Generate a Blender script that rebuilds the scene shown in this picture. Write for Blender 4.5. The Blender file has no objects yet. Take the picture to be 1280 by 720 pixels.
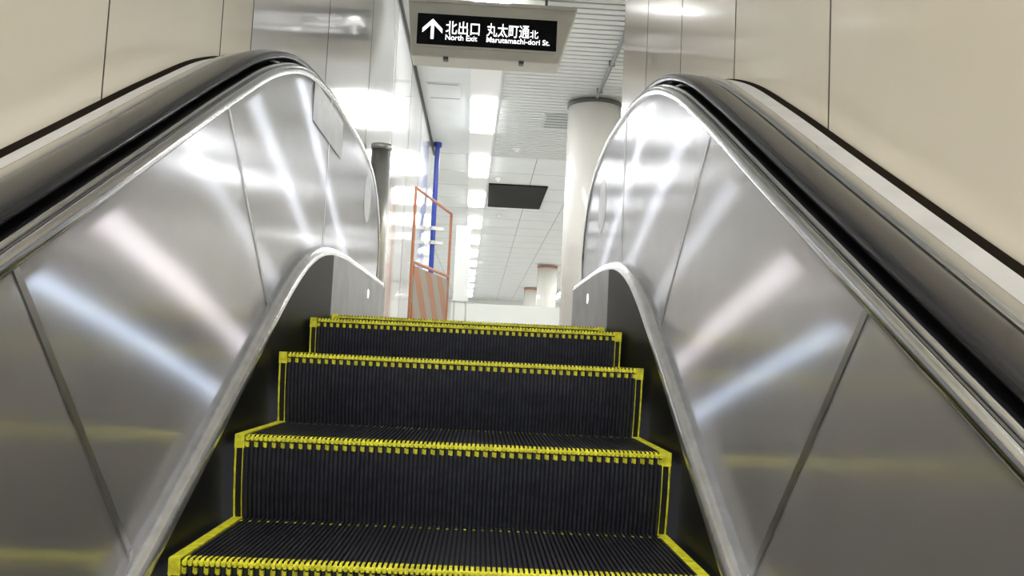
import bpy, math, random
from mathutils import Vector, Matrix
random.seed(4)
scn=bpy.context.scene
COL=bpy.context.collection
# ---------------------------------------------------------------- materials
def mat(name,col,rough=.5,metal=0.,emit=None,estr=0.,noise=0.,nscale=8.,bump=0.,bscale=60.,coat=0.,stretch=None,spec=None):
    m=bpy.data.materials.new(name); m.use_nodes=True
    nt=m.node_tree; b=nt.nodes["Principled BSDF"]
    b.inputs["Base Color"].default_value=(*col,1); b.inputs["Roughness"].default_value=rough
    b.inputs["Metallic"].default_value=metal; b.inputs["Coat Weight"].default_value=coat
    b.inputs["Coat Roughness"].default_value=.08
    if spec is not None: b.inputs["Specular IOR Level"].default_value=spec
    if emit: b.inputs["Emission Color"].default_value=(*emit,1); b.inputs["Emission Strength"].default_value=estr
    tc=nt.nodes.new("ShaderNodeTexCoord"); mp=nt.nodes.new("ShaderNodeMapping"); nt.links.new(tc.outputs["Object"],mp.inputs[0])
    if stretch: mp.inputs["Scale"].default_value=stretch
    if noise>0:
        n=nt.nodes.new("ShaderNodeTexNoise"); n.inputs["Scale"].default_value=nscale; n.inputs["Detail"].default_value=5
        nt.links.new(mp.outputs[0],n.inputs["Vector"])
        r=nt.nodes.new("ShaderNodeValToRGB"); r.color_ramp.elements[0].position=.3; r.color_ramp.elements[1].position=.7
        r.color_ramp.elements[0].color=(*[c*(1-noise) for c in col],1); r.color_ramp.elements[1].color=(*[min(1,c*(1+noise*.5)) for c in col],1)
        nt.links.new(n.outputs[0],r.inputs[0]); nt.links.new(r.outputs[0],b.inputs["Base Color"])
    if bump>0:
        n=nt.nodes.new("ShaderNodeTexNoise"); n.inputs["Scale"].default_value=bscale; n.inputs["Detail"].default_value=4
        nt.links.new(mp.outputs[0],n.inputs["Vector"])
        bp=nt.nodes.new("ShaderNodeBump"); bp.inputs["Strength"].default_value=bump; bp.inputs["Distance"].default_value=.004
        nt.links.new(n.outputs[0],bp.inputs["Height"]); nt.links.new(bp.outputs[0],b.inputs["Normal"])
    return m
ANG=math.radians(70)
def brushed(name,col,rough,ang,mix=.5,r2=.17,an=.91,nz=.012):
    m=mat(name,col,r2,1.0); nt=m.node_tree; b=nt.nodes["Principled BSDF"]; out=nt.nodes["Material Output"]
    b.inputs["Anisotropic"].default_value=.7
    c=nt.nodes.new("ShaderNodeCombineXYZ"); c.inputs[0].default_value=0; c.inputs[1].default_value=-math.sin(ang); c.inputs[2].default_value=math.cos(ang)
    nt.links.new(c.outputs[0],b.inputs["Tangent"])
    g=nt.nodes.new("ShaderNodeBsdfAnisotropic"); g.inputs["Anisotropy"].default_value=an
    c2=nt.nodes.new("ShaderNodeCombineXYZ"); c2.inputs[1].default_value=math.cos(ang); c2.inputs[2].default_value=math.sin(ang)
    nt.links.new(c2.outputs[0],g.inputs["Tangent"])
    tc=nt.nodes.new("ShaderNodeTexCoord"); mp=nt.nodes.new("ShaderNodeMapping"); mp.vector_type='TEXTURE'
    mp.inputs["Rotation"].default_value=(ang,0,0); mp.inputs["Scale"].default_value=(1,1.,.012)
    nt.links.new(tc.outputs["Object"],mp.inputs[0])
    n=nt.nodes.new("ShaderNodeTexNoise"); n.inputs["Scale"].default_value=3; n.inputs["Detail"].default_value=6
    nt.links.new(mp.outputs[0],n.inputs["Vector"])
    mr=nt.nodes.new("ShaderNodeMapRange"); mr.inputs["To Min"].default_value=rough-nz; mr.inputs["To Max"].default_value=rough+nz
    nt.links.new(n.outputs[0],mr.inputs[0]); nt.links.new(mr.outputs[0],g.inputs["Roughness"])
    n2=nt.nodes.new("ShaderNodeTexNoise"); n2.inputs["Scale"].default_value=2.2; n2.inputs["Detail"].default_value=3
    nt.links.new(tc.outputs["Object"],n2.inputs["Vector"])
    r=nt.nodes.new("ShaderNodeValToRGB"); r.color_ramp.elements[0].position=.3; r.color_ramp.elements[1].position=.7
    r.color_ramp.elements[0].color=(*[k*.9 for k in col],1); r.color_ramp.elements[1].color=(*[min(1,k*1.06) for k in col],1)
    nt.links.new(n2.outputs[0],r.inputs[0]); nt.links.new(r.outputs[0],b.inputs["Base Color"]); nt.links.new(r.outputs[0],g.inputs["Color"])
    mx=nt.nodes.new("ShaderNodeMixShader"); mx.inputs[0].default_value=mix
    nt.links.new(b.outputs[0],mx.inputs[1]); nt.links.new(g.outputs[0],mx.inputs[2]); nt.links.new(mx.outputs[0],out.inputs["Surface"])
    return m
M_panel=brushed("brushed_steel_panel",(.56,.565,.61),.335,ANG)
M_trim=mat("polished_steel_trim",(.72,.73,.76),.16,1.,bump=.08,bscale=25)
M_mold=mat("worn_steel_moulding",(.80,.80,.81),.24,.85,noise=.14,nscale=25,bump=.35,bscale=40)
M_deck=mat("outer_deck_steel",(.66,.655,.64),.45,.5,noise=.1,nscale=12)
M_rubber=mat("handrail_rubber",(.012,.012,.015),.20,0,spec=.6)
M_black=mat("black_recess",(.006,.006,.007),.5,spec=.2)
M_skirt=mat("skirt_black",(.010,.010,.011),.5,0,noise=.3,nscale=5,spec=.2)
M_skirt2=mat("skirt_steel",(.34,.35,.37),.4,1.,noise=.2,nscale=6)
M_cleat=mat("step_cleat_dark",(.055,.057,.072),.38,.55,noise=.3,nscale=40)
M_groove=mat("step_groove_black",(.006,.006,.008),.6)
M_yel=mat("step_yellow_paint",(.82,.78,.035),.45,noise=.35,nscale=60)
M_seamd=mat("panel_seam_dark",(.05,.05,.055),.5)
M_seaml=mat("panel_batten_steel",(.72,.72,.74),.4,1.)
M_refl=mat("painted_reflection_white",(.86,.88,.92),.3,0)  # bright reflection on the newel steel, painted as a white disc
M_reflpale=mat("painted_reflection_pale",(.74,.77,.82),.35,0,noise=.12,nscale=12)  # pale reflection on the left newel panel, painted as a flat patch
M_comb=mat("comb_lamp",(1,1,1),.3,0,emit=(1,1,1),estr=1.5)
M_wallL=mat("enamel_wall_cream",(.84,.785,.66),.22,0,noise=.05,nscale=1.5,coat=.5)
M_wallL2=mat("enamel_wall_white",(.82,.83,.83),.16,0,noise=.04,nscale=1.5,coat=.8)
M_wallR=mat("enamel_wall_cream_right",(.84,.78,.65),.25,0,noise=.05,nscale=1.5,coat=.4)
M_seamw=mat("wall_joint_dark",(.05,.045,.04),.6)
M_gap=mat("wall_base_gap",(.010,.007,.004),.8,spec=.05)
M_ceil=mat("ceiling_panel",(.82,.85,.86),.55,0,noise=.04,nscale=2)
M_slat=mat("ceiling_slat",(.68,.71,.70),.4)
M_slatd=mat("ceiling_slat_gap",(.22,.23,.23),.6)
M_fix=mat("light_fixture_white",(.90,.90,.90),.35)
M_lamp=mat("lamp_diffuser",(1,1,1),.4,0,emit=(.98,.99,1),estr=30)
M_lampA=mat("lamp_tube_cool",(1,1,1),.4,0,emit=(.72,.84,1),estr=420)
M_lampB=mat("lamp_tube_warm",(1,1,1),.4,0,emit=(1,.91,.89),estr=210)
M_lampC=mat("lamp_tube_soft",(1,1,1),.4,0,emit=(.92,.96,1),estr=80)
M_col=mat("column_enamel",(.80,.78,.73),.25,0,noise=.03,nscale=2,coat=.4)
M_ring=mat("column_ring",(.06,.06,.06),.4)
M_ringr=mat("column_ring_red",(.45,.16,.10),.4)
M_floor=mat("floor_tile",(.50,.49,.46),.3,0,noise=.12,nscale=6)
M_white=mat("white_paint",(.82,.84,.80),.35,coat=.2)
M_hous=mat("sign_housing",(.56,.54,.48),.45,.1,noise=.05,nscale=6)
M_face=mat("sign_face_black",(.004,.004,.005),.5,spec=.1)
M_text=mat("sign_lettering",(1,1,1),.5,0,emit=(1,1,1),estr=1.6)
M_orange=mat("orange_paint",(.52,.21,.11),.45,noise=.2,nscale=20)
M_blue=mat("blue_paint",(.03,.06,.36),.35)
M_post=mat("post_steel",(.62,.62,.60),.32,1.)
M_hole=mat("ceiling_opening_black",(.004,.004,.004),.9)
M_vent=mat("vent_grey",(.5,.53,.52),.5)
def hazard():
    m=mat("barrier_stripes",(.7,.3,.15),.5); nt=m.node_tree; b=nt.nodes["Principled BSDF"]
    tc=nt.nodes.new("ShaderNodeTexCoord"); w=nt.nodes.new("ShaderNodeTexWave"); w.wave_type='BANDS'; w.bands_direction='DIAGONAL'
    w.inputs["Scale"].default_value=1.1
    nt.links.new(tc.outputs["Object"],w.inputs[0]); r=nt.nodes.new("ShaderNodeValToRGB"); r.color_ramp.interpolation='CONSTANT'
    r.color_ramp.elements[0].color=(.38,.16,.08,1); r.color_ramp.elements[1].color=(.30,.28,.24,1); r.color_ramp.elements[1].position=.5
    nt.links.new(w.outputs[0],r.inputs[0]); nt.links.new(r.outputs[0],b.inputs["Base Color"]); return m
M_haz=hazard()
# ---------------------------------------------------------------- helpers
def empty(name,loc=(0,0,0)):
    o=bpy.data.objects.new(name,None); o.location=loc; COL.objects.link(o); return o
def mesh(name,verts,faces,mats,parent=None,mi=None,smooth=False):
    me=bpy.data.meshes.new(name); me.from_pydata([tuple(v) for v in verts],[],faces)
    for m in (mats if isinstance(mats,list) else [mats]): me.materials.append(m)
    if mi:
        for p,i in zip(me.polygons,mi): p.material_index=i
    if smooth:
        for p in me.polygons: p.use_smooth=True
    me.update(); o=bpy.data.objects.new(name,me); COL.objects.link(o)
    if parent: o.parent=parent
    return o
class B:
    def __init__(s): s.v=[];s.f=[];s.m=[]
    def box(s,x0,x1,y0,y1,z0,z1,m=0):
        n=len(s.v); s.v+=[(x0,y0,z0),(x1,y0,z0),(x1,y1,z0),(x0,y1,z0),(x0,y0,z1),(x1,y0,z1),(x1,y1,z1),(x0,y1,z1)]
        s.f+=[(n,n+3,n+2,n+1),(n+4,n+5,n+6,n+7),(n,n+1,n+5,n+4),(n+1,n+2,n+6,n+5),(n+2,n+3,n+7,n+6),(n+3,n,n+4,n+7)]; s.m+=[m]*6
    def tube(s,p,q,r,m=0,k=12,r2=None):
        p=Vector(p);q=Vector(q);d=(q-p).normalized(); a=d.orthogonal().normalized(); b=d.cross(a); n=len(s.v); r2=r if r2 is None else r2
        for c,rr in ((p,r),(q,r2)):
            for i in range(k):
                t=2*math.pi*i/k; s.v.append(tuple(c+a*math.cos(t)*rr+b*math.sin(t)*rr))
        for i in range(k): j=(i+1)%k; s.f.append((n+i,n+j,n+k+j,n+k+i)); s.m.append(m)
        s.f.append(tuple(n+i for i in range(k))[::-1]); s.f.append(tuple(n+k+i for i in range(k))); s.m+=[m,m]
    def obj(s,name,mats,parent=None,smooth=False): return mesh(name,s.v,s.f,mats,parent,s.m,smooth)
def box(name,x0,x1,y0,y1,z0,z1,m,parent=None):
    b=B(); b.box(x0,x1,y0,y1,z0,z1); return b.obj(name,m,parent)
def smoothpath(ctrl,sub=8):
    P=[Vector(c) for c in ctrl]; out=[]
    for i in range(len(P)-1):
        p0=P[max(i-1,0)];p1=P[i];p2=P[i+1];p3=P[min(i+2,len(P)-1)]
        d01=max((p1-p0).length,1e-6)**.5; d12=(p2-p1).length**.5; d23=max((p3-p2).length,1e-6)**.5
        if i==0: p0=p1-(p2-p1); d01=d12
        if i==len(P)-2: p3=p2+(p2-p1); d23=d12
        m1=(p2-p1)+ d12*((p1-p0)/d01-(p2-p0)/(d01+d12)); m2=(p2-p1)+ d12*((p3-p2)/d23-(p3-p1)/(d12+d23))
        for k in range(sub):
            t=k/sub; h=2*t**3-3*t*t+1;h2=t**3-2*t*t+t;h3=-2*t**3+3*t*t;h4=t**3-t*t
            out.append(p1*h+m1*h2+p2*h3+m2*h4)
    out.append(P[-1]); return out
def sweep(name,side,path,prof,m,parent,closed=False,smooth=True):
    V=[];F=[];N=len(prof)
    for i,p in enumerate(path):
        a=path[max(i-1,0)];b=path[min(i+1,len(path)-1)]; t=(b-a).normalized(); n=Vector((-t.y,t.x))
        for (x,h) in prof: q=p+n*h; V.append((side*x,q.x,q.y))
    for i in range(len(path)-1):
        for j in range(N if closed else N-1):
            k=(j+1)%N; f=(i*N+j,i*N+k,(i+1)*N+k,(i+1)*N+j)
            F.append(f if side>0 else f[::-1])
    if closed:
        F.append(tuple(range(N))); F.append(tuple((len(path)-1)*N+j for j in range(N)))
    return mesh(name,V,F,m,parent,smooth=smooth)
# ---------------------------------------------------------------- escalator
esc=empty("escalator",(0,0,0))
Y0=-2.2
FLOOR=.14
def toppath(ye):
    c=[(Y0,.09+.53*(Y0-1.13)),(-1,.09+.53*(-2.13)),(0,.09-.53*1.13),(1.13,.09),(1.63,.355),(2.1,.604),(2.44,.77),(2.79,.89),(3.2,.955),(3.6,.97),(ye-.75,.965),(ye-.35,.895),(ye-.1,.735),(ye,.55),(ye-.01,.42)]
    return smoothpath(c)
def moldpath(ye):
    c=[(Y0,-.385-.53*(1.63-Y0)),(0,-.385-.53*1.63),(1.2,-.613),(1.63,-.385),(1.96,-.20),(2.4,.055),(2.68,.205),(2.9,.295),(3.15,.355),(3.5,.385),(4.0,.392),(ye,.392)]
    return smoothpath(c)
for side,ye,tag,dk in ((-1,5.06,"left",.004),(1,4.62,"right",.024)):
    T=toppath(ye); Mo=moldpath(ye)
    PX=.56
    V=[(side*PX,p.x,p.y) for p in T]+[(side*PX,p.x,p.y) for p in reversed(Mo)]
    mesh("balustrade_panel_"+tag,V,[tuple(range(len(V)))],M_panel,esc)
    V=[(side*.70,p.x,p.y) for p in T]+[(side*.70,ye,-.2),(side*.70,Y0,-3.4)]
    mesh("balustrade_outer_"+tag,V,[tuple(range(len(V)))],M_deck,esc)
    b=B()
    def seam(p,q,w,m,dx=.0015):
        p=Vector(p);q=Vector(q);d=(q-p).normalized();n=Vector((-d.y,d.x))*w/2
        k=len(b.v); x=side*(PX-dx)
        b.v+=[(x,(p-n).x,(p-n).y),(x,(p+n).x,(p+n).y),(x,(q+n).x,(q+n).y),(x,(q-n).x,(q-n).y)]; b.f.append((k,k+1,k+2,k+3)); b.m.append(m)
    for (a,c) in (((1.15,.09),(1.625,-.38)),((2.01,.55),(2.51,.115)),((.29,-.36),(.76,-.84)),((3.3,.955),(3.3,.38))):
        seam(a,c,.0022,0)
        seam((a[0]+.011,a[1]+.004),(c[0]+.011,c[1]+.01),.014,1,.001)
    b.obj("panel_seams_"+tag,[M_seamd,M_seaml],esc)
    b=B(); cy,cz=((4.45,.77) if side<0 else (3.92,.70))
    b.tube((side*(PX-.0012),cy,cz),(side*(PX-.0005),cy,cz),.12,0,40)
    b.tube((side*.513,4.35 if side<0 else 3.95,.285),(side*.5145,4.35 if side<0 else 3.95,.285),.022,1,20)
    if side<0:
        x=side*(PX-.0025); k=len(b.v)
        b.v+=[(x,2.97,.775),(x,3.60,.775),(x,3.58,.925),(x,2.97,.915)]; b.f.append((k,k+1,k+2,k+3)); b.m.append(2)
    b.obj("painted_reflection_and_comb_lamp_"+tag,[M_refl,M_comb,M_reflpale],esc)  # painted reflections on the newel panel, plus the comb lamp
    sweep("inner_trim_"+tag,side,T,[(.561,-.020),(.5555,-.018),(.553,-.008),(.554,.002),(.559,.007),(.567,.008),(.568,-.004)],M_trim,esc)
    sweep("recess_inner_"+tag,side,T,[(.567,.002),(.580,.002),(.582,.008),(.70,.008)],M_black,esc,smooth=False)
    sweep("guide_trim_"+tag,side,T,[(.574,.002),(.574,.011),(.578,.013),(.581,.011),(.581,.002)],M_trim,esc)
    hr=[]
    for k in range(24):
        t=2*math.pi*k/24; cx,cz=math.cos(t),math.sin(t)
        hr.append((.622+.036*math.copysign(abs(cx)**.75,cx),.032+.015*math.copysign(abs(cz)**.75,cz)))
    sweep("handrail_"+tag,side,T,hr,M_rubber,esc,closed=True)
    sweep("outer_trim_"+tag,side,T,[(.664,.0),(.664,.030+dk*.3),(.668,.035+dk*.3),(.694,.034+dk*.5),(.700,.030+dk*.5),(.701,-.02)],M_trim,esc)
    i_end=next(i for i,p in enumerate(T) if p.x>ye-.8)
    sweep("outer_deck_"+tag,side,T[:i_end+1],[(.700,.010+dk*.5),(.703,.018+dk*.6),(.757,.013+dk),(.762,.008+dk),(.764,-.03)],M_deck,esc,smooth=False)
    sweep("deck_wall_gap_"+tag,side,T[:i_end+1],[(.763,-.01),(.763,.009+dk),(.7785,.016+dk)],M_gap,esc,smooth=False)
    sweep("skirt_moulding_"+tag,side,Mo,[(.561,.006),(.552,.012),(.540,.012),(.529,.008),(.520,.001),(.515,-.010),(.515,-.02)],M_mold,esc)
    i2=next(i for i,p in enumerate(Mo) if p.x>3.3)
    for nm,sg_,mm in (("skirt_lower_",Mo[:i2+1],M_skirt),("skirt_upper_",Mo[i2:],M_skirt2)):
        V=[(side*.5155,p.x,p.y-.01) for p in sg_]+[(side*.5155,sg_[-1].x,-.35),(side*.5155,sg_[0].x,sg_[0].y-.5)]
        mesh(nm+tag,V,[tuple(range(len(V)))],mm,esc)
    mesh("newel_end_"+tag,[(side*.515,ye,-.1),(side*.70,ye,-.1),(side*.70,ye,.56),(side*.56,ye,.56),(side*.56,ye,.392),(side*.515,ye,.392)],[(0,1,2,3,4,5)],M_skirt2,esc)
# steps
nos=[(1.67,-.39),(2.06,-.20),(2.45,-.01),(2.855,.102),(3.26,.132),(3.665,.138)]
down=[]
y,z=nos[0]
while y>-1.8:
    y-=.392; z-=.198; down.append((y,z))
nos=list(reversed(down))+nos
NC=95; W=.478; pitch=2*W/NC
for i,(y0,z0) in enumerate(nos[:-1]):
    y1,z1=nos[i+1]
    P=[(y1+.03,z0),(y1-.002,z0),(y1-.014,z0),(y0+.030,z0),(y0+.006,z0),(y0,z0-.004),(y0-.001,z0-.012),(y0,z0-.0155),(y0+.001,z0-.027),(y0+.006,z0-.08),(y0+.016,z0-.14),(y0+.032,z0-.2),(y0+.045,z0-.24)]
    P=[Vector(p) for p in P]
    kinds=["b","y","b","yf","ys","ys","b","yd","b","b","b","b"]
    X=[]
    x=-W
    for c in range(NC):
        g=pitch*.42
        X+= [(x,0),(x+g,0),(x+g,1),(x+pitch,1)]; x+=pitch
    X.append((W,1))
    V=[];F=[];MI=[]
    n=len(X); H=.007
    for k,p in enumerate(P):
        a=P[max(k-1,0)];b=P[min(k+1,len(P)-1)]; t=(b-a).normalized(); nn=Vector((t.y,-t.x))
        if nn.y<0 and k<4: nn=-nn
        if k>=6 and nn.x>0: nn=-nn
        if k in(4,5): nn=Vector((-.6,.6))
        for (xx,h) in X:
            q=p+nn*(-H if h==0 else 0); V.append((xx,q.x,q.y))
    for k in range(len(P)-1):
        for j in range(n-1):
            F.append((k*n+j,k*n+j+1,(k+1)*n+j+1,(k+1)*n+j)); jj=j%4; c=j//4; kd=kinds[k]
            top=(jj in(2,)); m=0 if top else 1
            if kd=="y": m=2 if (top and c%2==0) else m
            if kd=="yf": m=2 if top else m
            if kd=="ys": m=2
            if kd=="yd": m=2 if (c%2==0) else m
            MI.append(m)
    s=B()
    s.v,s.f,s.m=V,F,MI
    for sd in (-1,1):
        x0,x1=sorted((sd*W,sd*.5))
        s.box(x0,x1,y0,y1+.03,z0-.03,z0+.001,2)
        s.box(x0,x1,y0-.001,y0+.02,z0-.014,z0-.0005,2)
        for k in range(8,12):
            p=P[k];q=P[k+1]
            def strip(xa,xb,off,m):
                kk=len(s.v); xa,xb=min(xa,xb),max(xa,xb)
                s.v+= [(xa,p.x-off,p.y),(xb,p.x-off,p.y),(xb,q.x-off,q.y),(xa,q.x-off,q.y)]; s.f.append((kk,kk+3,kk+2,kk+1)); s.m.append(m)
            strip(sd*W,sd*.5,-.001,1)
            strip(sd*.494,sd*.4985,.002,2); strip(sd*.479,sd*.481,.002,2)
    s.obj("step_%d"%(i+1),[M_cleat,M_groove,M_yel],esc)
box("comb_plate",-.514,.514,3.66,5.0,.05,.139,M_post,esc)
# ---------------------------------------------------------------- walls
ZC=3.0
wl=box("wall_left",-.92,-.78,-3.5,2.958,-3.4,ZC,M_wallL)
wl=box("wall_left_hall",-.92,-.78,2.962,13.0,-3.4,ZC,M_wallL2)
wr=box("wall_right",.78,.92,-3.5,4.93,-3.4,ZC,M_wallR)
b=B()
for yy in (-.41,.35,1.11,1.87,2.635,2.96,4.3,5.8,7.3,8.8,10.3,11.8):
    w_=.0018 if yy<3 else .001
    b.box(-.7802,-.7785,yy-w_,yy+w_,-3,ZC)
b.box(-.7802,-.765,3.0,13.0,ZC-.05,ZC-.001)
b.obj("trim_left",M_seamw)
b=B()
for yy in (-.41,.35,1.11,1.875,2.63,3.4,4.17):
    w_=.0018 if yy<3 else .0007
    b.box(.7785,.7802,yy-w_,yy+w_,-3,ZC)
b.obj("trim_right",M_seamw)
box("wall_left_far",-2.4,-2.25,13.0,46,-.1,ZC,M_white)
box("wall_left_return",-2.4,-.92,12.9,13.0,-.1,ZC,M_wallL)
box("wall_right_far",5.0,5.15,4.93,46,-.1,ZC,M_wallR)
box("wall_right_return",.92,5.15,4.8,4.93,-.1,ZC,M_wallR)
box("wall_end",-2.4,5.15,46,46.15,-.1,ZC,M_white)
box("wall_parapet",-.52,2.6,16,16.15,.14,.965,M_white)
b=B(); b.box(-.92,-.70,5.0,13,-.05,FLOOR); b.box(-.70,5.0,5.07,46,-.05,FLOOR); b.box(-2.3,-.70,13,46,-.05,FLOOR); b.box(.705,5.0,4.93,5.07,-.05,FLOOR)
b.obj("floor",M_floor)
# ---------------------------------------------------------------- ceiling
b=B(); b.box(-2.4,5.15,-4.0,46,ZC,ZC+.15)
for yy in [13+1.2*k for k in range(27)]:
    b.box(-2.25,5.0,yy,yy+.012,ZC-.001,ZC+.01,1)
for xx in (-1.4,.75,1.5,2.6,3.6): b.box(xx,xx+.01,12.5,46,ZC-.0012,ZC+.01,1)
b.obj("ceiling",[M_ceil,M_slatd])
def sx(y): return .125-.0175*y
b=B(); y=4.4
b.box(.42,4.9,4.95,13.0,ZC-.006,ZC-.001,1)
while y<13:
    x0=max(sx(y)+.2,.0); 
    if y>4.95: b.box(x0,4.9,y,y+.085,ZC-.024,ZC-.004,0)
    y+=.115
b.obj("ceiling_slats",[M_slat,M_slatd])
ls=empty("ceiling_light_strip",(0,0,0))
b=B(); L=B(); L2=B()
def seg(bb,y0,y1,w,z0,z1,m=0):
    k=len(bb.v); a=sx(y0);c=sx(y1)
    bb.v+=[(a-w,y0,z0),(a+w,y0,z0),(c+w,y1,z0),(c-w,y1,z0),(a-w,y0,z1),(a+w,y0,z1),(c+w,y1,z1),(c-w,y1,z1)]
    bb.f+=[(k,k+3,k+2,k+1),(k+4,k+5,k+6,k+7),(k,k+1,k+5,k+4),(k+1,k+2,k+6,k+5),(k+2,k+3,k+7,k+6),(k+3,k,k+4,k+7)]; bb.m+=[m]*6
seg(b,-3.4,45.5,.165,ZC-.03,ZC-.002)
y=10.05-2.9
while y<45:
    if y+1.5<45.5: seg(L,y,y+1.5,.145,ZC-.045,ZC-.031)
    y+=2.9
seg(L2,-2.12,-2.0,.145,ZC-.045,ZC-.031,0)
seg(L2,-1.38,-1.16,.145,ZC-.045,ZC-.031,1)
seg(L2,-.35,-.20,.145,ZC-.045,ZC-.031,2)
seg(L2,.55,.70,.145,ZC-.045,ZC-.031,2)
seg(L2,1.35,1.47,.145,ZC-.045,ZC-.031,2)
b.obj("fixture_rail",M_fix,ls); L.obj("lamp_diffusers",M_lamp,ls); L2.obj("lamp_short",[M_lampA,M_lampB,M_lampC],ls)
ls2=empty("added_light_strip",(0,0,0)); L=B(); b=B()  # second lamp row, unseen, added to light the hall
b.box(3.3,3.6,5.2,45.5,ZC-.045,ZC-.026)
y=5.7
while y<44: L.box(3.32,3.58,y,y+1.5,ZC-.06,ZC-.046); y+=2.9
b.obj("fixture_rail",M_fix,ls2); L.obj("lamp_diffusers",M_lamp,ls2)  # rail and diffusers of the added, unseen lamp row
b=B(); b.box(.05,1.07,15.1,17.35,ZC-.03,ZC-.003); b.obj("ceiling_opening",M_hole)
b=B(); b.box(.68,1.05,10.5,11.15,ZC-.04,ZC-.02,0)
for k in range(5): b.box(.71,1.02,10.55+k*.125,10.59+k*.125,ZC-.043,ZC-.036,1)
b.obj("ceiling_vent",[M_vent,M_slatd])
b=B(); b.box(-.70,-.32,9.6,10.2,ZC-.012,ZC-.002,0)
for yy in (9.62,10.15): b.box(-.68,-.34,yy,yy+.02,ZC-.014,ZC-.008,1)
b.obj("ceiling_vent.001",[M_ceil,M_slatd])
for (x,y) in ((.42,12.4),(.2,14.6),(.28,18.5)):
    b=B(); b.tube((x,y,ZC-.001),(x,y,ZC-.03),.06,0,16); b.tube((x,y,ZC-.03),(x,y,ZC-.07),.04,0,16,.02); b.obj("smoke_detector",M_fix)
b=B(); b.tube((1.20,5.0,ZC-.06),(1.20,9.6,ZC-.06),.02,0,10)
for yy in (5.5,6.5,7.5,8.5,9.4): b.box(1.17,1.23,yy,yy+.03,ZC-.085,ZC-.001)
b.obj("ceiling_conduit",M_slatd,smooth=False)
for (x,y,r,rm) in ((1.215,9.95,.30,M_ring),(2.06,18.9,.31,M_ringr),(2.03,27.8,.31,M_ringr),(2.05,36.8,.31,M_ringr)):
    b=B(); b.tube((x,y,FLOOR),(x,y,ZC-.03),r,0,48); b.tube((x,y,ZC-.10),(x,y,ZC-.05),r+.012,1,48); b.tube((x,y,FLOOR),(x,y,FLOOR+.12),r+.01,1,48)
    o=b.obj("column",[M_col,rm]); 
    for p in o.data.polygons:
        if len(p.vertices)==4: p.use_smooth=True
# ---------------------------------------------------------------- hanging sign
sg=empty("hanging_sign",(0,0,0)); SY=7.0
V=[(-.63,SY,2.395),(.565,SY,2.395),(.70,SY,2.86),(-.675,SY,2.86),(-.63,SY+.26,2.395),(.565,SY+.26,2.395),(.70,SY+.26,2.86),(-.675,SY+.26,2.86)]
o=mesh("housing",V,[(0,1,2,3),(5,4,7,6),(0,4,5,1),(3,2,6,7),(0,3,7,4),(1,5,6,2)],M_hous,sg)
bv=o.modifiers.new("b","BEVEL"); bv.width=.012; bv.segments=2
b=B()
fx0,fx1,fz0,fz1=-.59,.537,2.49,2.744
b.box(fx0-.018,fx1+.018,SY-.012,SY,fz0-.018,fz1+.018,0); b.box(fx0,fx1,SY-.016,SY-.006,fz0,fz1,1)
b.box(-.66,.69,SY-.02,SY,2.84,2.865,0)
b.box(-.37,-.33,SY-.008,SY+.05,2.375,2.40,2); b.box(.24,.28,SY-.008,SY+.05,2.375,2.40,2)
b.tube((-.45,SY+.13,2.86),(-.45,SY+.13,ZC),.012,2); b.tube((.45,SY+.13,2.86),(.45,SY+.13,ZC),.012,2)
b.obj("face_frame",[M_hous,M_face,M_ring],sg)
def text(body,x0,w,base,size,off=.0):
    c=bpy.data.curves.new("lettering","FONT"); c.body=body; c.size=size; c.extrude=.001; c.offset=off; c.materials.append(M_text)
    o=bpy.data.objects.new("lettering",c); COL.objects.link(o); o.rotation_euler=(math.pi/2,0,0); o.location=(x0,SY-.018,base); o.parent=sg
    bpy.context.view_layer.update()
    d=o.dimensions.x; o.scale.x=w/d; return o
px=lambda x:-.59+(x-523)*.00648
text("北出口",px(558),.272,2.592,.118,.0006); text("丸太町通",px(609),.345,2.592,.118,.0004); text("北",px(663),.068,2.592,.075,.0)
text("North Exit",px(558),.255,2.535,.062,.0004); text("Marutamachi-dori St.",px(609),.51,2.535,.062,.0004)
b=B(); cx=px(542); cz=2.615; yy0,yy1=SY-.021,SY-.017
def poly(pts):
    k=len(b.v); n=len(pts); b.v+=[(x,yy0,z) for x,z in pts]+[(x,yy1,z) for x,z in pts]
    b.f.append(tuple(k+i for i in range(n))); b.m.append(0)
    for i in range(n): j=(i+1)%n; b.f.append((k+i,k+n+i,k+n+j,k+j)); b.m.append(0)
poly([(cx-.012,cz-.08),(cx+.012,cz-.08),(cx+.012,cz+.06),(cx-.012,cz+.06)])
poly([(cx,cz+.085),(cx-.08,cz+.005),(cx-.08,cz-.03),(cx,cz+.05)]); poly([(cx,cz+.085),(cx,cz+.05),(cx+.08,cz-.03),(cx+.08,cz+.005)])
b.obj("arrow",M_text,sg)
# ---------------------------------------------------------------- left side things
b=B(); b.tube((-.695,6.0,FLOOR),(-.695,6.0,1.38),.066,0,32); b.tube((-.695,6.0,1.38),(-.695,6.0,1.415),.072,0,32); b.tube((-.695,6.0,FLOOR),(-.695,6.0,FLOOR+.03),.08,0,32)
o=b.obj("steel_post",M_post)
for p in o.data.polygons:
    if len(p.vertices)==4: p.use_smooth=True
b=B(); b.tube((-.70,12.4,FLOOR),(-.70,12.4,ZC-.04),.035,0,16); b.tube((-.70,12.4,FLOOR),(-.70,12.4,FLOOR+.04),.07,0,16); b.tube((-.70,12.4,ZC-.06),(-.70,12.4,ZC),.06,0,16)
for zz in (1.55,1.75): b.tube((-.70,12.4,zz),(-.70,12.4,zz+.05),.055,1,12); b.box(-.70,-.55,12.37,12.43,zz,zz+.04,1)
b.obj("blue_pole",[M_blue,M_post])
bar=empty("orange_barrier",(0,0,0))
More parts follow.
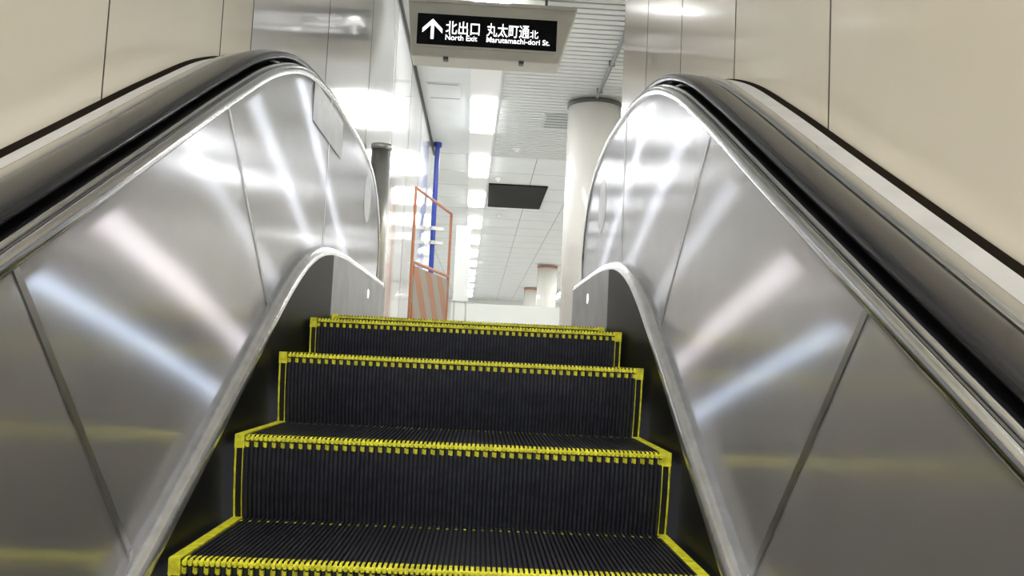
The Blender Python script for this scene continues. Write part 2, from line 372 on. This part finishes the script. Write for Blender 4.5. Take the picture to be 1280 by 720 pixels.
A=Vector((-.675,8.8,0)); C=Vector((-.37,10.3,0)); zt=1.66
b=B(); r=.016
def at(t,z): q=A.lerp(C,t); return (q.x,q.y,z)
b.tube(at(0,FLOOR),at(0,zt),r,0); b.tube(at(1,FLOOR),at(1,zt),r,0); b.tube(at(0,zt),at(1,zt),r,0); b.tube(at(0,.92),at(1,.92),r,0); b.tube(at(0,.25),at(1,.25),r,0)
b.tube(at(0,.92),at(1,.25),r*.7,0)
b.tube((A.x-.03,A.y-.2,FLOOR+.012),(A.x+.05,A.y+.2,FLOOR+.012),.014,0); b.tube((C.x-.04,C.y-.2,FLOOR+.012),(C.x+.04,C.y+.2,FLOOR+.012),.014,0)
b.obj("frame",M_orange,bar)
n=Vector((C-A)).cross(Vector((0,0,1))).normalized()*.01
q0,q1=Vector(at(.04,.28)),Vector(at(.96,.28)); q2,q3=Vector(at(.96,.88)),Vector(at(.04,.88))
mesh("striped_panel",[q0+n,q1+n,q2+n,q3+n,q0-n,q1-n,q2-n,q3-n],[(0,1,2,3),(7,6,5,4),(0,4,5,1),(1,5,6,2),(2,6,7,3),(3,7,4,0)],M_haz,bar)
b=B(); b.box(-.36,-.16,12.0,12.03,.75,1.78,0); b.tube((-.34,12.05,FLOOR),(-.34,12.05,1.70),.012,1); b.tube((-.18,12.05,FLOOR),(-.18,12.05,1.70),.012,1)
b.box(-.42,-.10,11.9,12.2,FLOOR,FLOOR+.025,1)
b.obj("notice_board",[M_white,M_post])
# ---------------------------------------------------------------- world
w=bpy.data.worlds.new("world"); scn.world=w; w.use_nodes=True
w.node_tree.nodes["Background"].inputs[0].default_value=(.80,.83,.90,1); w.node_tree.nodes["Background"].inputs[1].default_value=.5
# ---------------------------------------------------------------- camera
f=1110.
Yc=Vector((600-640,-(447-360),-f)).normalized(); Xc=Yc.cross(Vector((.05,1,0))).normalized(); Zc=Xc.cross(Yc).normalized()
R=Matrix((Xc,Yc,Zc))
cam=bpy.data.cameras.new("camera"); co=bpy.data.objects.new("camera",cam); COL.objects.link(co)
co.matrix_world=Matrix.Translation((.047,0,0))@R.to_4x4()
cam.sensor_width=36; cam.lens=f/1280*36; cam.clip_start=.02; cam.clip_end=200
scn.camera=co
scn.view_settings.view_transform='Standard'
